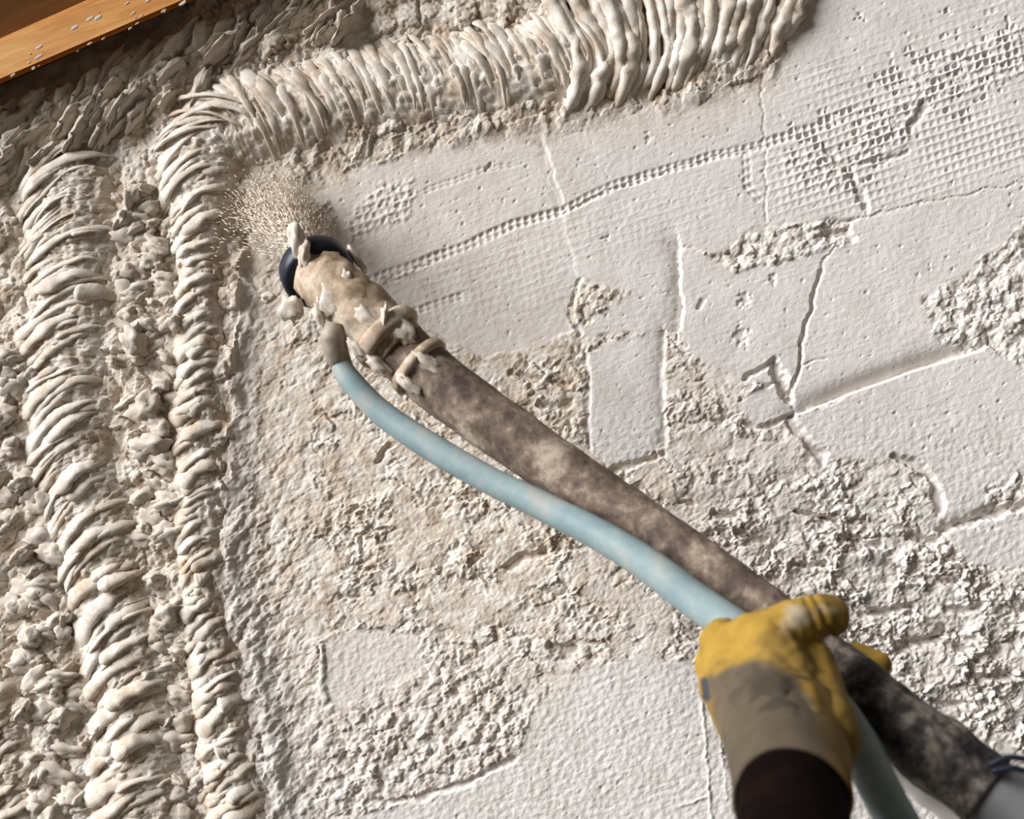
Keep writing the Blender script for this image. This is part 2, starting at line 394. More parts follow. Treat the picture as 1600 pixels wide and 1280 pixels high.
    coarse = smooth(-60, 80, poly_sd(x, y, [(1000,850),(1250,780),(1500,820),(1900,760),(1900,1200),(1500,1160),(1330,1000),(1100,960)]))
    strong = np.clip(0.85 + 1.0 * coarse + 0.35 * perlin(x / 110, y / 110, 66), 0.3, 2.2)
    spray = smooth(560, 380, x + 0.0 * y) * smooth(330, 480, y)          # near the bead: finer pebbles
    st = 0.9 * grains(x * 0.8 + y * 0.6 + ww, (y * 0.8 - x * 0.6) / 1.8 + w3, 8, 68, 1.1, 0.6, 0.6) + 0.9 * fbm(x, y, 30, 3, 72, 0.6)
    hr = (flaky * (1 - popm) + pop * popm) * strong
    hr = hr * (1 - spray) + st * (0.9 + 0.9 * smooth(600, 900, y)) * spray + 0.6
    hr = np.where(I > S, hr, hr)
    Sm = S * (1 - I)
    h = hs * Sm + (hr + 0.5 * lev) * (1 - Sm)
    # the lip along the long open joint
    d, s, t = seg_dist(x, y, [(1236,650),(1330,612),(1430,576),(1535,545)])
    prof = np.where(s < 0, np.exp(-(d / 15.0) ** 1.5) * 11.0, (1 - smooth(0, 4, d)) * 11.0)
    h = h - prof * np.sin(np.clip(t, 0.02, 0.98) * math.pi) ** 0.5 * (d < 60)
    for pts, hw, dep, _ in GROOVES:
        d, s, t = seg_dist(jx + (0.15 + 0.07 * hw) * (wx2 - x), jy + (0.15 + 0.07 * hw) * (wy2 - y), pts)
        pr = 1 - smooth(hw * 0.45, hw * 1.25, d)
        if _: pr = np.where(s * _ > 0, np.exp(-(np.maximum(d - hw * 0.5, 0) / abs(_)) ** 1.2), pr)
        h = h - 1.35 * dep * pr * (1 if not _ else (d < 5 * abs(_)))
    for (cx, cy, r, dp) in [(1158,525,16,2.6),(1163,468,14,2.4),(1205,435,9,1.8),(1118,745,12,3),(1372,1098,12,3),(1015,215,5,1.5),(945,372,4,2),(765,260,3,2),(1345,30,6,2),(1480,20,6,2.5),(1575,35,8,2.5)]:
        d = np.hypot(x - cx, y - cy) + 9 * perlin(x / 9, y / 9, 120) + 5 * perlin(x / 5, y / 5, 121); h = h - dp * smooth(r, r * 0.3, d)
    # --- fresh sprayed relief: left field and band along the top
    lb = left_bound(y); tb = top_bound(x)
    d1 = lb - wx; d2 = tb - wy
    L = np.maximum(smooth(-45, 25, d1) * (y > 150), smooth(-30, 25, d2))
    L = np.maximum(L, smooth(-40, 30, d2))
    cq = x * 0.6 - y * 0.8; cr = x * 0.8 + y * 0.6
    lum = 4.5 * grains(wx + ww, wy + w3, 30, 80, 1.1, 0.7, 0.6) + 3.5 * fbm(x, y, 90, 3, 85) + 1.8 * grains(x + w3, y + ww, 11, 88, 1.0, 0.6, 0.5)
    topz = smooth(260, 120, y + 0.36 * (x - 300)) * smooth(700, 350, x)
    lumt = 7 * grains((cq + 3 * ww) / 2.2, cr + 3 * w3, 30, 90, 1.1, 0.8, 0.8) + 6 * fbm(cq / 1.7, cr, 60, 4, 92, 0.6) + 2
    fold = 1.5 * grains(x + 0.15 * y + ww, (y - 0.1 * x) / 3.0 + w3, 9, 95, 1.1, 0.7, 0.5)           # streaks of the spill below the band
    band = smooth(60, 0, np.abs(wy - (tb - 20))) * smooth(420, 480, x)
    h = h * (1 - L) + L * (5 + lum * (1 - topz) + lumt * topz) 
    h = h + band * fold * (1 - 0.5 * L)
    # thrown-up smear beside the upright bead
    sm = smooth(60, 0, np.abs(x - (lb + 22))) * smooth(380, 470, y)
    h = h + sm * (4.0 + 3.2 * fbm(x, y / 1.6, 30, 3, 97)) + 9 * smooth(48, -15, x - lb) * smooth(380, 470, y) * (1 - L)
    # shallow bed where the jet lands
    d, s, t = seg_dist(x, y, [(420,300),(455,345)])
    h = h * (1 - 0.5 * smooth(70, 20, d)) + 0.3 * smooth(70, 20, d) * fbm(x, y, 20, 2, 99)
    bl = (132 - 0.4328 * x) * 0.918                                   # line of the batten's lower edge
    under = (y * 0.918 - bl)
    rec = smooth(62, 18, under + 14 * perlin(x / 40, y / 40, 110)) * smooth(330, 230, x)
    h = h * (1 - rec) - (26 + 5 * perlin(x / 25, y / 25, 111)) * rec
    fresh = np.maximum(L, np.maximum(sm, 0.9 * smooth(620, 380, x) * smooth(230, 300, y)))
    fresh = np.maximum(fresh, smooth(-90, 10, d2))
    fresh = np.maximum(fresh, 0.4 * smooth(1050, 600, x))
    fresh = np.maximum(fresh, 0.8 * (1 - Sm) * smooth(1350, 800, x))
    fresh = fresh * smooth(1420, 760, y) + 0.22 * (1 - Sm)  # beige faded downwards: cooler light at the bottom put into the colour
    fresh = fresh * (1 - 0.8 * sm * (1 - L))
    return h * 0.001, np.clip(fresh, 0, 1), L

def build_wall():
    ax = Vector((math.cos(ROLL), 0, -math.sin(ROLL))); bx = Vector((math.sin(ROLL), 0, math.cos(ROLL)))
    C0 = onwall(800, 640)
    cs = [onwall(x, y) - C0 for x in (-25, 1625) for y in (-25, 1305)]
    def axis_vals(lo, hi, step, far):
        core = np.arange(lo, hi + step, step); out = [core]; s = step; a, b = lo, core[-1]; L, R = [], []
        while b < hi + far:
            s *= 1.09; a -= s; b += s; L.append(a); R.append(b)
        return np.concatenate([np.array(L[::-1]), core, np.array(R)])
    A = [c.dot(ax) for c in cs]; B = [c.dot(bx) for c in cs]
    av = axis_vals(min(A), max(A), 0.00150, 0.7); bv = axis_vals(min(B), max(B), 0.00150, 0.55)
    ga, gb = np.meshgrid(av, bv)
    X = C0.x + ga * ax.x + gb * bx.x; Z = C0.z + ga * ax.z + gb * bx.z
    px, py = project(X, np.zeros_like(X), Z)
    h, fresh, L = wall_height(px, py)
    nr, nc = X.shape
    V = np.stack([X.ravel(), -h.ravel(), Z.ravel()], 1)
    idx = np.arange(nr * nc).reshape(nr, nc)
    Q = np.stack([idx[:-1, :-1], idx[:-1, 1:], idx[1:, 1:], idx[1:, :-1]], -1).reshape(-1, 4)
    # vertex normals of the whole relief, so that the pieces meet without a seam
    P3 = V.reshape(nr, nc, 3); du = np.gradient(P3, axis=1); dv = np.gradient(P3, axis=0)
    nn = np.cross(du, dv).reshape(-1, 3); nn /= np.linalg.norm(nn, axis=1)[:, None]
    if nn[:, 1].mean() > 0: nn = -nn; Q = Q[:, ::-1]
    fx = px.ravel()[Q].mean(1); fy = py.ravel()[Q].mean(1); fl = L.ravel()[Q].mean(1)
    lab = np.zeros(len(Q), int)
    for i, (poly, l) in enumerate(PANELS): lab[(poly_sd(fx, fy, poly) > 0) & (lab == 0)] = i + 1
    lab[fl > 0.5] = 99
    frs = fresh.ravel()
    def piece(name, mask, parent):
        q = Q[mask]; used, inv = np.unique(q, return_inverse=True)
        me = np_mesh(name, V[used], inv.reshape(q.shape))
        at = me.attributes.new('fresh', 'FLOAT', 'POINT'); at.data.foreach_set('value', frs[used].astype(np.float32))
        me.normals_split_custom_set_from_vertices(nn[used])
        return link(name, me, M_wall, parent)
    wall = piece('wall_back', lab == 0, None); wall['kind'] = 'structure'
    wall['label'] = 'rough scraped grey plaster wall with smooth panels and open joints'
    for i in range(len(PANELS)):
        if (lab == i + 1).any(): piece('plaster_panel', lab == i + 1, wall)
    c = piece('sprayed_coat', lab == 99, wall); c['label'] = 'lumpy fresh beige plaster coat'
    # masonry behind
    me = bpy.data.meshes.new('masonry'); bm = bmesh.new()
    bmesh.ops.create_cube(bm, size=1); bm.to_mesh(me); bm.free()
    m = link('masonry', me, M_wall, wall); m.scale = (2.7, 0.2, 2.5); m.location = (0, 0.135, 2.15)
    return wall
wall = build_wall()

# ================================================================== BEADS OF SPRAYED PLASTER
def wall_frame(path):           # dense pixel path -> wall points, tangents, normals in the wall plane
    return [onwall(x, y) for x, y in path]
def fold_mesh(C, T, Nn, hw, arc, thick, high, base, hook, seedv, end0, end1, n=22, seg=10):
    up = Vector((0, -1, 0)); V = []
    def foff(q):
        t = min(max((q + 1) / 2, -0.1), 1.1); return (arc + hook) * (1 - (1 - t) ** 2.1) - arc * 0.9 * max(0, t - 0.5) ** 1.6 - hook * 0.6
    for i in range(n):
        q = end0 + (end1 - end0) * i / (n - 1)
        e = i / (n - 1)
        tap = (min(1, e / 0.12) ** 0.5) * (1.12 - 0.62 * e) * (min(1, (1 - e) / 0.2) ** 0.7); tap = max(tap, 0.10)
        off = foff(q)
        wob = 0.22 * thick * mnoise.noise(Vector((q * 2.3, seedv, 0))) * 2.2
        hh = base * max(0.05, 1 - abs(q) ** 2.6) - 0.0035 * e + 0.003 * mnoise.noise(Vector((q * 1.7, seedv, 5)))
        c = C + Nn * (q * hw) + T * (off + wob) + up * hh
        th = thick * tap * (0.85 + 0.4 * (0.5 + mnoise.noise(Vector((q * 3.1, seedv, 9))))); hg = high * tap * (0.85 + 0.5 * mnoise.noise(Vector((q * 2.6, seedv, 14))))
        # local direction of the fold, so that its section stays square to it
        dq = 1e-2; off2 = foff(q + dq)
        tang = (Nn * (dq * hw) + T * (off2 - off)).normalized(); side = tang.cross(up)
        if side.dot(T) < 0: side = -side
        for j in range(seg):
            a = 2 * math.pi * j / seg
            p = c + side * (math.cos(a) * th - 0.75 * th * math.sin(a)) + up * (math.sin(a) * hg)
            p = p + (p - c) * (0.22 * mnoise.noise(p * 80) + 0.20 * mnoise.noise(p * 240) + 0.14 * mnoise.noise(p * 500))
            V.append(tuple(p))
    F = []
    for i in range(n - 1):
        for j in range(seg):
            k = (j + 1) % seg; F.append((i * seg + j, (i + 1) * seg + j, (i + 1) * seg + k, i * seg + k))
    F.append(tuple(range(seg))); F.append(tuple(range((n - 1) * seg, n * seg))[::-1])
    me = bpy.data.meshes.new('fold'); me.from_pydata(V, [], F)
    bm = bmesh.new(); bm.from_mesh(me); bmesh.ops.recalc_face_normals(bm, faces=bm.faces); bm.to_mesh(me); bm.free()
    for p in me.polygons: p.use_smooth = True
    return me
MM = 0.00076                     # one pixel on the wall, in metres
def bead(label, path, group):
    """path: (x, y, half width px, base height mm, arc px, hook px); runs the way the folds bulge"""
    sp = spline(path, 720)
    root = empty('plaster_bead', onwall(*sp[len(sp) // 2][:2]), label, 'plaster bead', group)
    W = [onwall(a[0], a[1]) for a in sp]
    # rounded core under the folds
    up = Vector((0, -1, 0)); V = []; Fc = []; nn_, seg = 0, 48
    sp = spline(path, 720)[:, :]; W = [onwall(a[0], a[1]) for a in sp]
    for i in range(0, 720, 1):
        T = (W[min(i + 3, 719)] - W[max(i - 3, 0)]).normalized(); Nn = T.cross(up); hw = sp[i][2] * MM * 0.97; b = sp[i][3] * 0.001 * 0.92
        for j in range(seg):
            q = -1 + 2 * j / (seg - 1); p = W[i] + Nn * (q * hw) + up * (b * (1 - abs(q) ** 2.4) - 0.001)
            V.append(p)
        nn_ += 1
    for i in range(nn_ - 1):
        for j in range(seg - 1): Fc.append((i * seg + j, i * seg + j + 1, (i + 1) * seg + j + 1, (i + 1) * seg + j))
    Va = np.array([tuple(v) for v in V]); cx, cy = project(Va[:, 0], Va[:, 1], Va[:, 2])
    wa = 4 * perlin(cx / 8, cy / 8, 53); wb = 4 * perlin(cx / 8, cy / 8, 54)
    Va[:, 1] -= 0.001 * (1.7 * grains(cx + wa, cy * 1.2 + wb, 15, 101, 1.1, 0.8, 0.6) + 1.0 * grains(cx + wb, cy + wa, 7, 102, 1.0, 0.6, 0.5) + 2.2 * fbm(cx, cy, 40, 3, 103))
    me = np_mesh('core', Va, np.array(Fc))
    link('core', me, M_fresh, root)
    d = [0.0]
    for a, b in zip(W[:-1], W[1:]): d.append(d[-1] + (b - a).length)
    s = 0.0; k = 0
    while s < d[-1]:
        i = int(np.searchsorted(d, s)); i = min(max(i, 3), 716); x, y, hw, bh, arc, hook = sp[i][:6]; pitch = sp[i][6]
        T = (W[i + 3] - W[i - 3]).normalized(); Nn = T.cross(up)
        # Nn points to the left / outer side; q = -1 is that side
        Nn = -Nn if Nn.dot(Vector((0, 0, 1)) * 0 + (onwall(x - T.z * 0, y) - onwall(x, y))) < 0 else Nn
        out = T.cross(up); left = out if (out.x * -1 + out.z * 0.9) > 0 else -out
        pp = pitch * 1.05 * random.choice([0.55, 0.75, 0.9, 1.0, 1.1, 1.3, 1.5]) * random.uniform(0.85, 1.15)
        mode = random.random()
        if mode < 0.5: e0, e1 = -1.0 + random.uniform(-.15, .2), random.uniform(0.15, 1.0)
        elif mode < 0.78: e0, e1 = -1.0 + random.uniform(-.1, .25), random.uniform(-0.3, 0.4)
        else: e0, e1 = random.uniform(-0.6, 0.2), random.uniform(.6, 1.15)
        if hw < 60 and mode < 0.8: e0, e1 = -1.05 + random.uniform(0, .35), random.uniform(0.3, 1.05)
        me = fold_mesh(W[i] + T * random.uniform(-4, 4) * MM + left * random.gauss(0, 0.06) * hw * MM, T, -left, hw * MM * random.uniform(.9, 1.07), arc * MM * random.uniform(.5, 1.5),
                       pp * MM * random.uniform(0.5, 0.68), pp * MM * random.uniform(0.42, 0.62), bh * 0.001 * random.uniform(.85, 1.1),
                       hook * MM * random.uniform(.6, 1.4), k * 3.7 + random.random(), e0, e1)
        link('fold', me, M_fresh, root); k += 1
        s += pp * MM * random.uniform(0.66, 0.9)
    return root
G = 'sprayed plaster beads'
bead('pale plaster bead arching from the bare wall round the corner and down beside the nozzle',
     [(400,1420,60,20,18,40,13),(376,1290,58,20,18,40,13),(354,1150,50,20,16,34,13),(340,1050,46,19,14,30,12),(320,960,42,18,14,30,12),(316,860,44,18,14,30,12),(312,760,48,18,14,30,12),
      (312,660,48,19,14,32,12),(314,560,44,20,14,32,12),(314,470,44,21,14,30,11),(318,390,50,24,22,36,10),(318,310,66,28,30,44,9),(318,250,80,30,38,46,9),(345,205,86,30,40,40,9),
      (410,185,86,28,36,24,9.5),(490,165,82,25,34,20,9.5),(590,140,80,23,34,16,9.5),(700,125,80,22,34,14,9.5),(810,105,82,22,36,14,9.5),(910,85,82,23,38,14,10)], G)
bead('broad plaster bead of stacked pale folds below the timber beam',
     [(225,1420,82,22,34,42,13),(212,1290,82,22,34,42,13),(212,1170,78,22,34,40,13),(205,1060,76,22,34,40,12),(178,950,74,22,34,38,12),(150,850,76,22,34,38,12),(122,750,78,22,34,38,12),
      (108,640,80,22,34,36,12),(106,540,80,22,34,34,11),(112,440,80,23,34,32,10),(112,350,82,24,36,50,9),(112,270,82,25,38,32,9)], G)
bead('ragged plaster bead at the outer side of the broad folded bead',
     [(35,1420,62,17,22,36,15),(20,1290,60,17,22,36,15),(0,1150,60,17,22,36,15),(-20,1000,56,16,22,36,15),(-45,850,52,16,22,36,15),(-60,700,52,17,22,36,15),(-70,500,52,17,22,34,15),(-70,330,52,17,22,34,15)], G)
# thick tongue-like folds where the arched bead ends
root = empty('plaster_tongue_row', onwall(1120, 60), 'thick smooth white plaster tongues at the free end of the arched bead', 'plaster bead', G)
up = Vector((0, -1, 0))
TL = [(0, 0), (20, -40), (22, -85), (0, -130), (-30, -180)]; TR = [(0, 0), (12, -35), (24, -75), (40, -115), (62, -165)]
for k in range(27):
    u_ = k / 26; xb = 880 + 348 * u_ + random.uniform(-5, 5); yb = float(top_bound(xb)) - random.uniform(-4, 16)
    f_ = min(1, u_ * 1.2) ** 1.3; rad = random.choice([7, 9, 11, 14, 17]) if u_ < .92 else 17
    hz = random.uniform(0.6, 1.15) if u_ < 0.85 else 0.5
    pts = [(xb + (1 - f_) * a[0] + f_ * b[0] + random.uniform(-4, 4), yb + (1 - f_) * a[1] + f_ * b[1], z * hz) for a, b, z in zip(TL, TR, (3, 15, 24, 28, 30))]
    c = spline([(*p,) for p in pts], 34); n = len(c); cp = []
    rr = []
    for i, (x, y, z) in enumerate(c):
        e = i / (n - 1); cp.append(onwall(x, y) + up * z * 0.00058)
        rr.append(rad * MM * (min(1, e / 0.3) ** 0.7 * 0.85 + 0.15) * (1 + 0.3 * mnoise.noise(Vector((e * 3.5, rad * 7.7, x * 0.01)))))
    tube('fold', cp, rr, M_fresh, root, seg=16, rough=0.42, rs=0.015)

# ------------------------------------------------------------------ loose lumps
def lump_variants(n, sub=3):
    out = []
    for k in range(n):
        bm = bmesh.new(); bmesh.ops.create_icosphere(bm, subdivisions=sub, radius=1)
        for v in bm.verts:
            d = v.co.normalized(); s = Vector((k * 9.1, 3.3, 1))
            v.co = d * (1 + 0.55 * mnoise.fractal(d * 1.4 + s, 1, 2, 3) + 0.26 * mnoise.noise(d * 4 + s) + 0.12 * mnoise.noise(d * 9 + s))
        me = bpy.data.meshes.new('lump'); bm.to_mesh(me); bm.free()
        for p in me.polygons: p.use_smooth = True
        me.materials.append(M_fresh); out.append(me)
    return out
LV = lump_variants(10)
axr = Vector((math.cos(ROLL), 0, -math.sin(ROLL))); bxr = Vector((math.sin(ROLL), 0, math.cos(ROLL)))
def lump(x, y, sx, sy, ang, h, parent, z=4, name='lump'):
    o = link(name, random.choice(LV), None, None)
    a = math.radians(ang); ex = axr * math.cos(a) + bxr * math.sin(a); ey = -axr * math.sin(a) + bxr * math.cos(a)
    R = Matrix((ex * sx * MM, Vector((0, -1, 0)) * h * 0.001, ey * sy * MM)).transposed().to_4x4()
    M = Matrix.Translation(onwall(x, y) + up * z * 0.001) @ R
    o.parent = parent; o.matrix_parent_inverse = parent.matrix_world.inverted(); o.matrix_basis = M
    return o
bpy.context.view_layer.update()
t1 = empty('plaster_clump', onwall(180, 160), 'shaggy clump of greyish plaster pressed up under the timber beam', 'plaster clump')
for k in range(120):
    x = random.uniform(-20, 560); lo = 132 - 0.433 * x + 58; y = random.uniform(max(-10, lo), max(lo, 0) + (95 if x < 330 else 60))
    lump(x, y, random.uniform(16, 50), random.uniform(5, 11), random.uniform(38, 75), random.uniform(9, 20), t1, random.uniform(2, 16))
t2 = empty('plaster_clump', onwall(245, 600), 'lumpy beige plaster filling the gap between the two folded beads', 'plaster clump')
for k in range(120):
    y = random.uniform(280, 1290); c = np.interp(y, [280, 480, 700, 900, 1050, 1290], [215, 238, 240, 258, 270, 290])
    x = random.gauss(c, 22); s = random.uniform(0.6, 1.3)
    lump(x, y, 18 * s, random.uniform(8, 15) * s, random.uniform(-40, 60), random.uniform(5, 11), t2, random.uniform(3, 11))
for (x, y, sx, sy, an, h) in [(213, 315, 22, 14, 70, 16), (200, 345, 16, 9, 30, 14), (215, 540, 20, 26, 20, 17), (232, 640, 24, 26, -50, 17), (240, 700, 34, 18, 10, 16),
                              (280, 510, 18, 16, 0, 16), (270, 958, 22, 18, 0, 17), (262, 975, 22, 14, 0, 15), (235, 1060, 16, 12, 40, 14)]:
    lump(x, y, sx, sy, an, h, t2, 9)
t3 = empty('plaster_clump', onwall(60, 1050), 'coarse lumps of plaster between the ragged bead and the broad bead', 'plaster clump')
for k in range(110):
    y = random.uniform(560, 1290); c = np.interp(y, [560, 800, 1000, 1290], [5, 25, 70, 100]); x = random.gauss(c, 26)
    s = random.uniform(0.7, 1.4); lump(x, y, 20 * s, random.uniform(9, 16) * s, random.uniform(-20, 70), random.uniform(6, 14), t3, random.uniform(3, 12))

# ================================================================== TIMBER AND SOFFIT
YB = -0.06                     # front face of the batten, off the wall
def edge_pts(p0, p1, Y, t0, t1):
    a = onwall(*p0, Y); b = onwall(*p1, Y); d = b - a
    return a + d * t0, a + d * t1
def prism(name, quad, back, mat, parent=None, bev=0.004):
    bm = bmesh.new(); f = [bm.verts.new(q) for q in quad]; g = [bm.verts.new(q + back) for q in quad]
    bm.faces.new(f); bm.faces.new(g[::-1])
    for i in range(4): bm.faces.new((f[i], g[i], g[(i + 1) % 4], f[(i + 1) % 4]))
    bmesh.ops.recalc_face_normals(bm, faces=bm.faces)
    if bev: bmesh.ops.bevel(bm, geom=list(bm.edges), offset=bev, segments=2, affect='EDGES')
    me = bpy.data.meshes.new(name); bm.to_mesh(me); bm.free(); return link(name, me, mat, parent)
a0, a1 = edge_pts((0, 132), (305, 0), YB, -2.2, 4.5)
b0, b1 = edge_pts((0, 62), (140, 0), YB, -2.2 * 2.18, 4.5 * 2.18)
beam_root = empty('timber_beam', (a0 + a1) / 2, 'varnished orange pine batten fixed above the wall, flecked with plaster', 'beam')
bpy.context.view_layer.update()
prism('batten', [a0, a1, b1, b0], Vector((0, 0.10, 0.078)), M_wood, beam_root, 0.007)
for k in range(26):
    x = random.uniform(5, 290); y = (132 - x * 0.4328) - (random.uniform(2, 50) if k > 9 else random.uniform(-1, 4))
    bm = bmesh.new(); bmesh.ops.create_icosphere(bm, subdivisions=2, radius=1)
    for v in bm.verts: v.co *= 1 + 0.35 * mnoise.noise(v.co * 1.7 + Vector((k * 5, 0, 0)))
    me = bpy.data.meshes.new('plaster_fleck'); bm.to_mesh(me); bm.free()
    for p in me.polygons: p.use_smooth = True
    o = link('plaster_fleck', me, M_fresh, beam_root); s = random.choice([0.8, 1.1, 1.4, 1.8, 2.8])
    o.location = onwall(x, y, YB) - beam_root.location; o.scale = (s * 0.0020, 0.0007, s * 0.0008); o.rotation_euler = (0, -math.radians(12), 0)
    o.matrix_parent_inverse = Matrix.Identity(4)
# fascia boards set back above the batten, shade put into their colour and tilt
so = empty('ceiling', (b0 + b1) / 2, 'dark fascia boards with painted-in shade rising behind the pine batten', 'ceiling'); so['kind'] = 'structure'
bpy.context.view_layer.update()
for k in range(3):
    o0 = 0.005 + 0.142 * k - (0.03 if k == 0 else 0); o1 = 0.142 * (k + 1); sh = Vector((0, 0.030, 0)); rise = Vector((0, -0.45, 1)) 
    q = [b0 + sh + rise * o0, b1 + sh + rise * o0, b1 + sh + rise * o1, b0 + sh + rise * o1]
    prism('fascia_board', q, Vector((0, 0.022, 0.010)), M_soffit_shaded, so, 0.002)

# ================================================================== SPRAY LANCE
lp = [(505,425,1.075,50),(545,470,1.07,47),(610,533,1.06,46),(700,610,1.04,47),(800,682,1.02,46),(900,752,1.0,44),(1000,818,.975,42),(1100,885,.945,40),
      (1200,955,.915,38),(1250,996,.90,36),(1300,1038,.88,34)]
lance = empty('spray_lance', P(505, 425, 1.075), 'plaster-caked brown spray hose with a dark ringed nozzle aimed at the wall', 'spray hose')
bpy.context.view_layer.update()
L = spline(lp[2:], 60)
hose = tube('hose', [P(*a[:3]) for a in L], [rpx(a[3], a[2]) for a in L], M_hose, lance, seg=28, rough=0.05, rs=0.02)
L2 = spline([(1262,1005,.897,41),(1296,1036,.882,43),(1325,1066,.866,50),(1365,1103,.846,53),(1420,1145,.83,56),(1478,1188,.815,59),(1545,1238,.797,60)], 40)
jk = tube('hose_jacket', [P(*a[:3]) for a in L2], [rpx(a[3], a[2]) for a in L2], M_hose2, lance, seg=28, rough=0.09, rs=0.02)
jk['label'] = 'dark speckled jacket around the lower hose'
LU = spline([(1348,1150,.852,10),(1395,1192,.838,20),(1450,1236,.822,22),(1510,1284,.806,20)], 24)
uc = tube('plaster_crust', [P(*a[:3]) for a in LU], [rpx(a[3], a[2]) for a in LU], M_wall, lance, seg=14, rough=0.3, rs=0.02); uc['label'] = 'pale plaster caked along the underside of the jacket'
L3 = spline([(1500,1204,.81,52),(1600,1280,.783,56),(1750,1392,.74,58),(1950,1535,.69,60)], 20)
pp_ = tube('pipe', [P(*a[:3]) for a in L3], [rpx(a[3], a[2]) for a in L3], M_grey, lance, seg=28); pp_['label'] = 'plain grey feed pipe'
for a in ([(1545,1196,.775,5),(1575,1184,.772,5),(1610,1188,.77,5),(1660,1200,.765,5)], [(1550,1206,.772,5),(1585,1200,.768,5),(1620,1215,.766,5),(1670,1240,.762,5)]):
    c = spline(a, 14); tube('wire', [P(*q[:3]) for q in c], [rpx(q[3], q[2]) for q in c], M_black, lance, seg=8)
M_caked = hose_mat('caked_steel', (0.16, 0.10, 0.06), (0.38, 0.28, 0.19), (0.62, 0.54, 0.45), 0.34, 0.66)
axis = (fwd * 0.72 - rgt * 0.34 + upv * 0.58).normalized()
kx = 1.09 / F
hx = lambda px: px * kx
nb = spline([(625,545,1.052,46),(590,512,1.056,48),(555,478,1.062,47),(525,452,1.073,46),(507,437,1.09,45),(499,428,1.108,45)], 30)
tube('nozzle_body', [P(*a[:3]) for a in nb], [rpx(a[3], a[2]) for a in nb], M_caked, lance, seg=28, rough=0.16, rs=0.012)
lathe('nozzle_ring', P(496, 425, 1.108), axis, [(hx(-24), hx(40)), (hx(-24), hx(52)), (hx(-16), hx(58)), (hx(12), hx(59)), (hx(20), hx(53)), (hx(20), hx(40))], M_black, lance)
lathe('coupling', P(603, 524, 1.055), P(590, 512, 1.056) - P(625, 545, 1.052), [(hx(-14), hx(44)), (hx(-14), hx(54)), (hx(-8), hx(57)), (hx(6), hx(57)), (hx(12), hx(53)), (hx(12), hx(44))], M_caked, lance, rough=0.08, rs=0.01)
lathe('coupling', P(655, 572, 1.048), P(640, 558, 1.05) - P(670, 585, 1.045), [(hx(-8), hx(42)), (hx(-8), hx(51)), (hx(8), hx(51)), (hx(8), hx(42))], M_caked, lance, rough=0.06, rs=0.01)
# crust of plaster stuck on the nozzle
def blob(x, y, d, sx, sy, sz, name='plaster_crust', mat=None, parent=lance, ang=0):
    o = link(name, random.choice(LV), None, None); a = math.radians(ang)
    ex = rgt * math.cos(a) + upv * math.sin(a); ey = -rgt * math.sin(a) + upv * math.cos(a); k = d / F
    o.parent = parent; o.matrix_parent_inverse = parent.matrix_world.inverted()
    o.matrix_basis = Matrix.Translation(P(x, y, d)) @ Matrix((ex * sx * k, ey * sy * k, fwd * sz * k)).transposed().to_4x4(); return o
for a in [(464,375,1.075,13,24,12,10),(476,398,1.07,9,22,9,0),(455,482,1.075,17,22,9,20),(556,402,1.115,7,24,9,35),(518,470,1.045,16,30,8,20),(575,497,1.028,22,12,7,-40),
          (601,500,1.024,6,24,8,0),(628,520,1.028,24,16,8,-40),(560,545,1.034,20,10,8,-40),(500,490,1.05,10,24,8,10),(668,568,1.02,30,14,8,-38),(640,600,1.022,22,10,8,-40),
          (590,570,1.03,20,10,8,-40),(540,440,1.05,10,20,7,0),(420,465,1.2,12,8,8,0)]:
    blob(*a[:6], ang=a[6])
# nipple for the air hose
vq = [P(525, 505, 1.045), P(520, 530, 1.045), P(527, 558, 1.05), P(540, 580, 1.053)]
tube('air_nipple', vq, [rpx(15, 1.05), rpx(20, 1.05), rpx(19, 1.05), rpx(15, 1.05)], M_steel, lance, seg=14, rough=0.1, rs=0.01)

# ================================================================== AIR HOSE
ah = spline([(532,570,1.05,16),(550,597,1.045,18),(600,648,1.035,20),(680,702,1.015,22),(760,748,.995,22),(850,792,.972,23),(940,838,.945,25),(1020,888,.92,27),(1085,938,.90,29),
             (1150,982,.88,30),(1225,1032,.862,30),(1290,1090,.835,30),(1340,1160,.805,31),(1372,1228,.775,33),(1420,1315,.74,34),(1490,1430,.70,35)], 110)
airo = tube('air_hose', [P(*a[:3]) for a in ah], [rpx(a[3], a[2]) for a in ah], M_blue, None, seg=24, rough=0.02)
tag(airo, 'slim pale blue air hose running beside the brown spray hose', 'hose')

# ================================================================== GLOVED HAND AND SLEEVE
person = empty('person', P(1240, 1330, .60), 'arm in a dark sleeve with a soiled yellow work glove gripping the hoses', 'person')
bpy.context.view_layer.update()
def chain(bm, pts, step=0.35):
    for a, b in zip(pts[:-1], pts[1:]):
        pa, pb = P(*a[:3]), P(*b[:3]); ra, rb = rpx(a[3], a[2]), rpx(b[3], b[2])
        n = max(2, int((pb - pa).length / (min(ra, rb) * step)))
        for i in range(n + 1):
            f = i / n; m = Matrix.Translation(pa.lerp(pb, f))
            bmesh.ops.create_icosphere(bm, subdivisions=2, radius=ra + (rb - ra) * f, matrix=m)
bm = bmesh.new()
# palm and heel of the hand
chain(bm, [(1235,1185,.715,84),(1224,1130,.755,86),(1205,1075,.80,82),(1195,1040,.83,68)])
chain(bm, [(1190,1150,.75,66),(1158,1090,.80,58),(1140,1035,.84,46)])
chain(bm, [(1285,1150,.74,62),(1272,1090,.785,52),(1262,1040,.815,46)])
chain(bm, [(1262,1175,.735,72),(1270,1120,.76,58)])
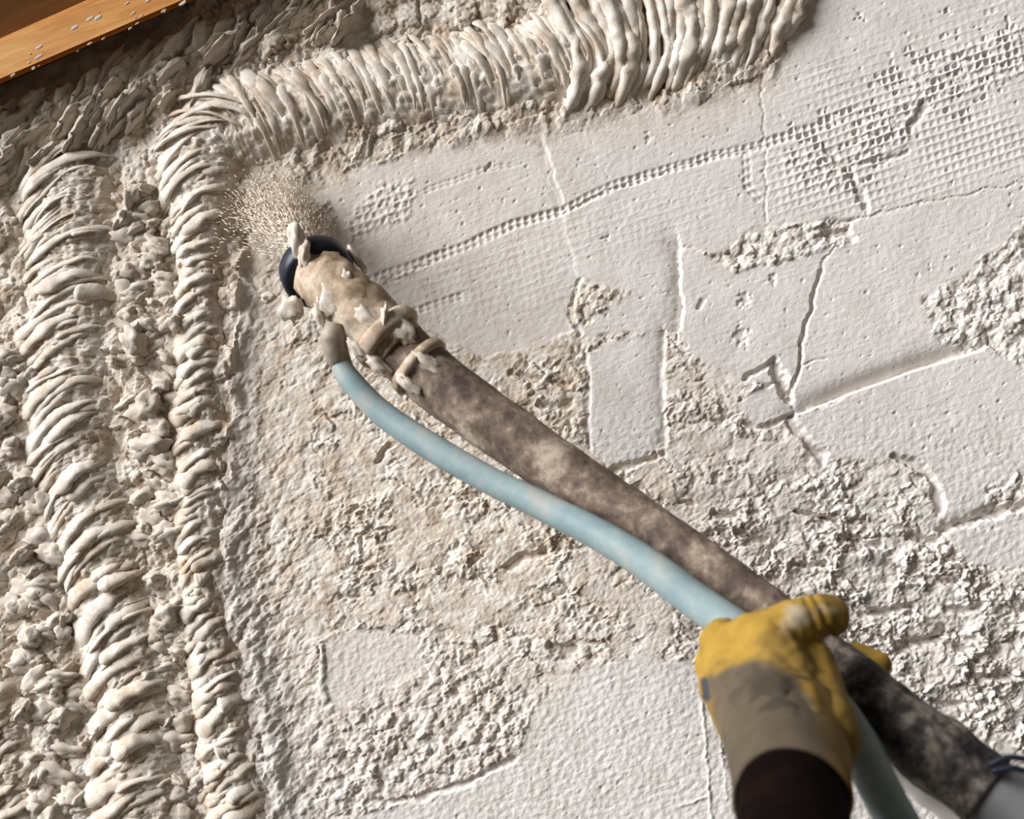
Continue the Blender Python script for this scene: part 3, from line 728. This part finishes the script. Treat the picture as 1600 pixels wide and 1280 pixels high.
# four fingers: knuckle, middle joint, end joint, tip, going round the far side of the hoses
chain(bm, [(1170,1060,.82,46),(1128,1006,.855,38),(1142,985,.915,31),(1215,1000,.955,28),(1285,1012,.955,25)])
chain(bm, [(1165,1075,.82,46),(1122,1040,.86,37),(1150,1030,.925,31),(1250,1030,.965,28),(1335,1028,.945,25),(1373,1037,.925,21)])
chain(bm, [(1165,1095,.81,46),(1124,1072,.85,36),(1152,1075,.915,30),(1235,1078,.95,27),(1300,1075,.935,24)])
chain(bm, [(1170,1110,.80,44),(1136,1100,.835,34),(1165,1112,.89,28),(1230,1112,.92,25),(1280,1105,.91,22)])
# thumb lying over the near side of the hoses
chain(bm, [(1245,1100,.775,60),(1205,1030,.80,56),(1200,1003,.812,46),(1240,978,.818,42),(1272,963,.823,37),(1294,962,.828,35),(1300,966,.83,30)])
chain(bm, [(1140,1020,.845,44),(1180,1000,.825,44),(1225,985,.82,42)])
me = bpy.data.meshes.new('work_glove'); bm.to_mesh(me); bm.free()
glove = link('work_glove', me, M_glove, person)
md = glove.modifiers.new('r', 'REMESH'); md.mode = 'VOXEL'; md.voxel_size = 0.0020; md.use_smooth_shade = True
ms = glove.modifiers.new('s', 'SMOOTH'); ms.factor = 0.5; ms.iterations = 7
dg = bpy.context.evaluated_depsgraph_get(); dg.update()
gm = bpy.data.meshes.new_from_object(glove.evaluated_get(dg)); glove.modifiers.clear(); glove.data = gm; gm.name = 'work_glove'
gm.materials.clear(); gm.materials.append(M_glove)
for p in gm.polygons: p.use_smooth = True
gm.update()
nV = len(gm.vertices); co = np.empty(nV * 3); gm.vertices.foreach_get('co', co); co = co.reshape(-1, 3)
off = np.array(glove.matrix_world.translation) * 0
no = np.empty(nV * 3); gm.vertices.foreach_get('normal', no); no = no.reshape(-1, 3)
gx, gy = project(co[:, 0], co[:, 1], co[:, 2])
# seams and wrinkles of the leather
disp = np.zeros(nV)
for pts, wd, dp in [([(1268,925),(1284,950),(1296,985),(1300,1000)], 4, 2.2), ([(1255,930),(1270,962),(1280,990)], 4, 1.4), ([(1150,1062),(1185,1042),(1230,1035),(1275,1055),(1305,1105)], 4, 1.2),
                    ([(1160,1120),(1200,1090),(1250,1085),(1295,1140)], 7, 1.2), ([(1240,1080),(1275,1130),(1312,1205)], 6, 1.6), ([(1165,1140),(1215,1122),(1265,1140),(1300,1200)], 6, 1.0)]:
    d, _, _ = seg_dist(gx, gy, pts); disp -= dp * 0.001 * np.exp(-(d / wd) ** 2)
disp += 0.0010 * np.array([mnoise.fractal(Vector(c) * 55, 1, 2, 3) for c in co])
co2 = co + no * disp[:, None]; gm.vertices.foreach_set('co', co2.ravel()); gm.update()
ye = np.array([0.33, 0.20, 0.030]); ta = np.array([0.100, 0.076, 0.049]); dk = np.array([0.030, 0.024, 0.017]); mu = np.array([0.20, 0.125, 0.030]); wh = np.array([0.42, 0.35, 0.24])
nzz = np.array([mnoise.fractal(Vector(c) * 45, 1, 2, 3) for c in co])
sd = poly_sd(gx + 10 * nzz, gy + 10 * nzz, [(1104,1062),(1140,1040),(1200,1032),(1250,1062),(1285,1120),(1318,1230),(1330,1400),(1100,1400),(1120,1150)])
mt = smooth(-8, 10, sd)
sd2 = poly_sd(gx + 10 * nzz, gy + 10 * nzz, [(1160,1060),(1205,1036),(1245,1060),(1255,1110),(1200,1130),(1165,1110)])
md_ = smooth(-18, 14, sd2)
right = smooth(1265, 1310, gx) * smooth(1050, 1090, gy)
C = ye[None] * np.ones((nV, 1))
C = C * (1 - 0.7 * right[:, None]) + mu[None] * 0.7 * right[:, None]
gr = smooth(0.05, 0.45, np.array([mnoise.fractal(Vector(c) * 28 + Vector((3, 1, 2)), 1, 2, 4) for c in co]))[:, None]
C = C * (1 - 0.75 * gr) + mu[None] * 0.75 * gr
C = C * (1 - mt[:, None]) + ta[None] * mt[:, None]
C = C * (1 - 0.75 * md_[:, None]) + dk[None] * 0.75 * md_[:, None]
for (x, y, r, f) in [(1245, 968, 13, .8), (1285, 952, 7, .5), (1240, 958, 8, .5)]:
    mm_ = (f * smooth(r * 1.5, r * 0.5, np.hypot((gx - x) * 0.7, gy - y) + 14 * nzz))[:, None]; C = C * (1 - mm_) + wh[None] * mm_
mk = (0.9 * smooth(9, 4, seg_dist(gx, gy, [(1100, 1065), (1104, 1090)])[0]))[:, None]; C = C * (1 - mk) + np.array([0.02, 0.03, 0.05])[None] * mk
ca_ = gm.color_attributes.new('paint', 'FLOAT_COLOR', 'POINT'); ca_.data.foreach_set('color', np.concatenate([C, np.ones((nV, 1))], 1).astype(np.float32).ravel())
# flared cuff, open towards the forearm
def ell_tube(name, secs, mat, parent, seg=40, thick=0.0025):
    V = []; n = len(secs); rings = []
    ctr = [P(*s[:3]) for s in secs]
    for pas in (0, 1):
        for i in (range(n) if pas == 0 else range(n - 1, -1, -1)):
            t = (ctr[min(i + 1, n - 1)] - ctr[max(i - 1, 0)]).normalized()
            a = (rgt - t * rgt.dot(t)).normalized(); b = t.cross(a)
            for j in range(seg):
                th = 2 * math.pi * j / seg; ra = rpx(secs[i][3], secs[i][2]) - pas * thick; rb = rpx(secs[i][4], secs[i][2]) - pas * thick
                d = a * math.cos(th) * ra + b * math.sin(th) * rb
                p = ctr[i] + d; p = p + d.normalized() * 0.0022 * mnoise.fractal(p * 40, 1, 2, 2)
                V.append(tuple(p))
    m = 2 * n; Fq = []
    for i in range(m):
        i2 = (i + 1) % m
        for j in range(seg): Fq.append((i * seg + j, i * seg + (j + 1) % seg, i2 * seg + (j + 1) % seg, i2 * seg + j))
    me = bpy.data.meshes.new(name); me.from_pydata(V, [], Fq)
    bm = bmesh.new(); bm.from_mesh(me); bmesh.ops.recalc_face_normals(bm, faces=bm.faces); bm.to_mesh(me); bm.free()
    for p in me.polygons: p.use_smooth = True
    return link(name, me, mat, parent)
cuff = ell_tube('cuff', [(1222,1120,.765,92,84),(1228,1150,.748,95,86),(1233,1185,.722,94,88),(1237,1222,.695,92,88),(1240,1252,.672,94,90)], None, glove)
cm = cuff.data; nC = len(cm.vertices); cc = np.empty(nC * 3); cm.vertices.foreach_get('co', cc); cc = cc.reshape(-1, 3); qx, qy = project(cc[:, 0], cc[:, 1], cc[:, 2])
rr_ = smooth(1275, 1310, qx - 0.25 * (qy - 1150))[:, None]
CC = ta[None] * 0.85 * (1 - rr_) + mu[None] * 1.1 * rr_
cm.color_attributes.new('paint', 'FLOAT_COLOR', 'POINT').data.foreach_set('color', np.concatenate([CC, np.ones((nC, 1))], 1).astype(np.float32).ravel())
cm.materials.append(M_glove)
sl = spline([(1232,1195,.72,76),(1238,1240,.68,82),(1242,1300,.63,90),(1250,1400,.56,104),(1262,1560,.48,130),(1280,1800,.40,170)], 40)
sleeve = tube('sleeve', [P(*a[:3]) for a in sl], [rpx(a[3], a[2]) for a in sl], M_sleeve, person, seg=32, rough=0.05, rs=0.05)

# ================================================================== JET OF PLASTER
rng = random.Random(5)
tip = P(484, 402, 1.125)
V = []; Fj = []
def drop(c, d, ln, r):
    a = d.orthogonal().normalized(); b = d.cross(a); k = len(V); n = 5
    V.append(tuple(c - d * ln))
    for (s, f) in ((-0.4, 0.8), (0.3, 1.0)):
        for j in range(n):
            th = 2 * math.pi * j / n; V.append(tuple(c + d * ln * s + (a * math.cos(th) + b * math.sin(th)) * r * f))
    V.append(tuple(c + d * ln * 0.8)); e = k + 1 + 2 * n
    for j in range(n):
        j2 = (j + 1) % n
        Fj.append((k, k + 1 + j2, k + 1 + j)); Fj.append((k + 1 + j, k + 1 + j2, k + 1 + n + j2)); Fj.append((k + 1 + j, k + 1 + n + j2, k + 1 + n + j)); Fj.append((k + 1 + n + j, k + 1 + n + j2, e))
for k in range(6500):
    g = rng.gauss(0, 0.75); tx = 432 + 62 * g + rng.gauss(0, 10); ty = 300 + 14 * g + 26 * g * g + rng.gauss(0, 20)
    end = onwall(tx, ty, -0.008); f = rng.random() ** 0.75
    c = tip.lerp(end, f) + Vector((rng.gauss(0, 1), rng.gauss(0, 1), rng.gauss(0, 1))) * 0.0030
    d = (end - tip).normalized()
    drop(c, d, rng.uniform(0.002, 0.010), rng.uniform(0.00025, 0.0006))
me = bpy.data.meshes.new('plaster_spray'); me.from_pydata(V, [], Fj)
for p in me.polygons: p.use_smooth = True
M_spray = plain('wet_plaster_drops', (0.70, 0.60, 0.49), 0.9, 0.15, 40)
jet = link('plaster_spray', me, M_spray); jet['kind'] = 'stuff'
tag(jet, 'fan of beige plaster spattering from the nozzle onto the wall', 'plaster spray')
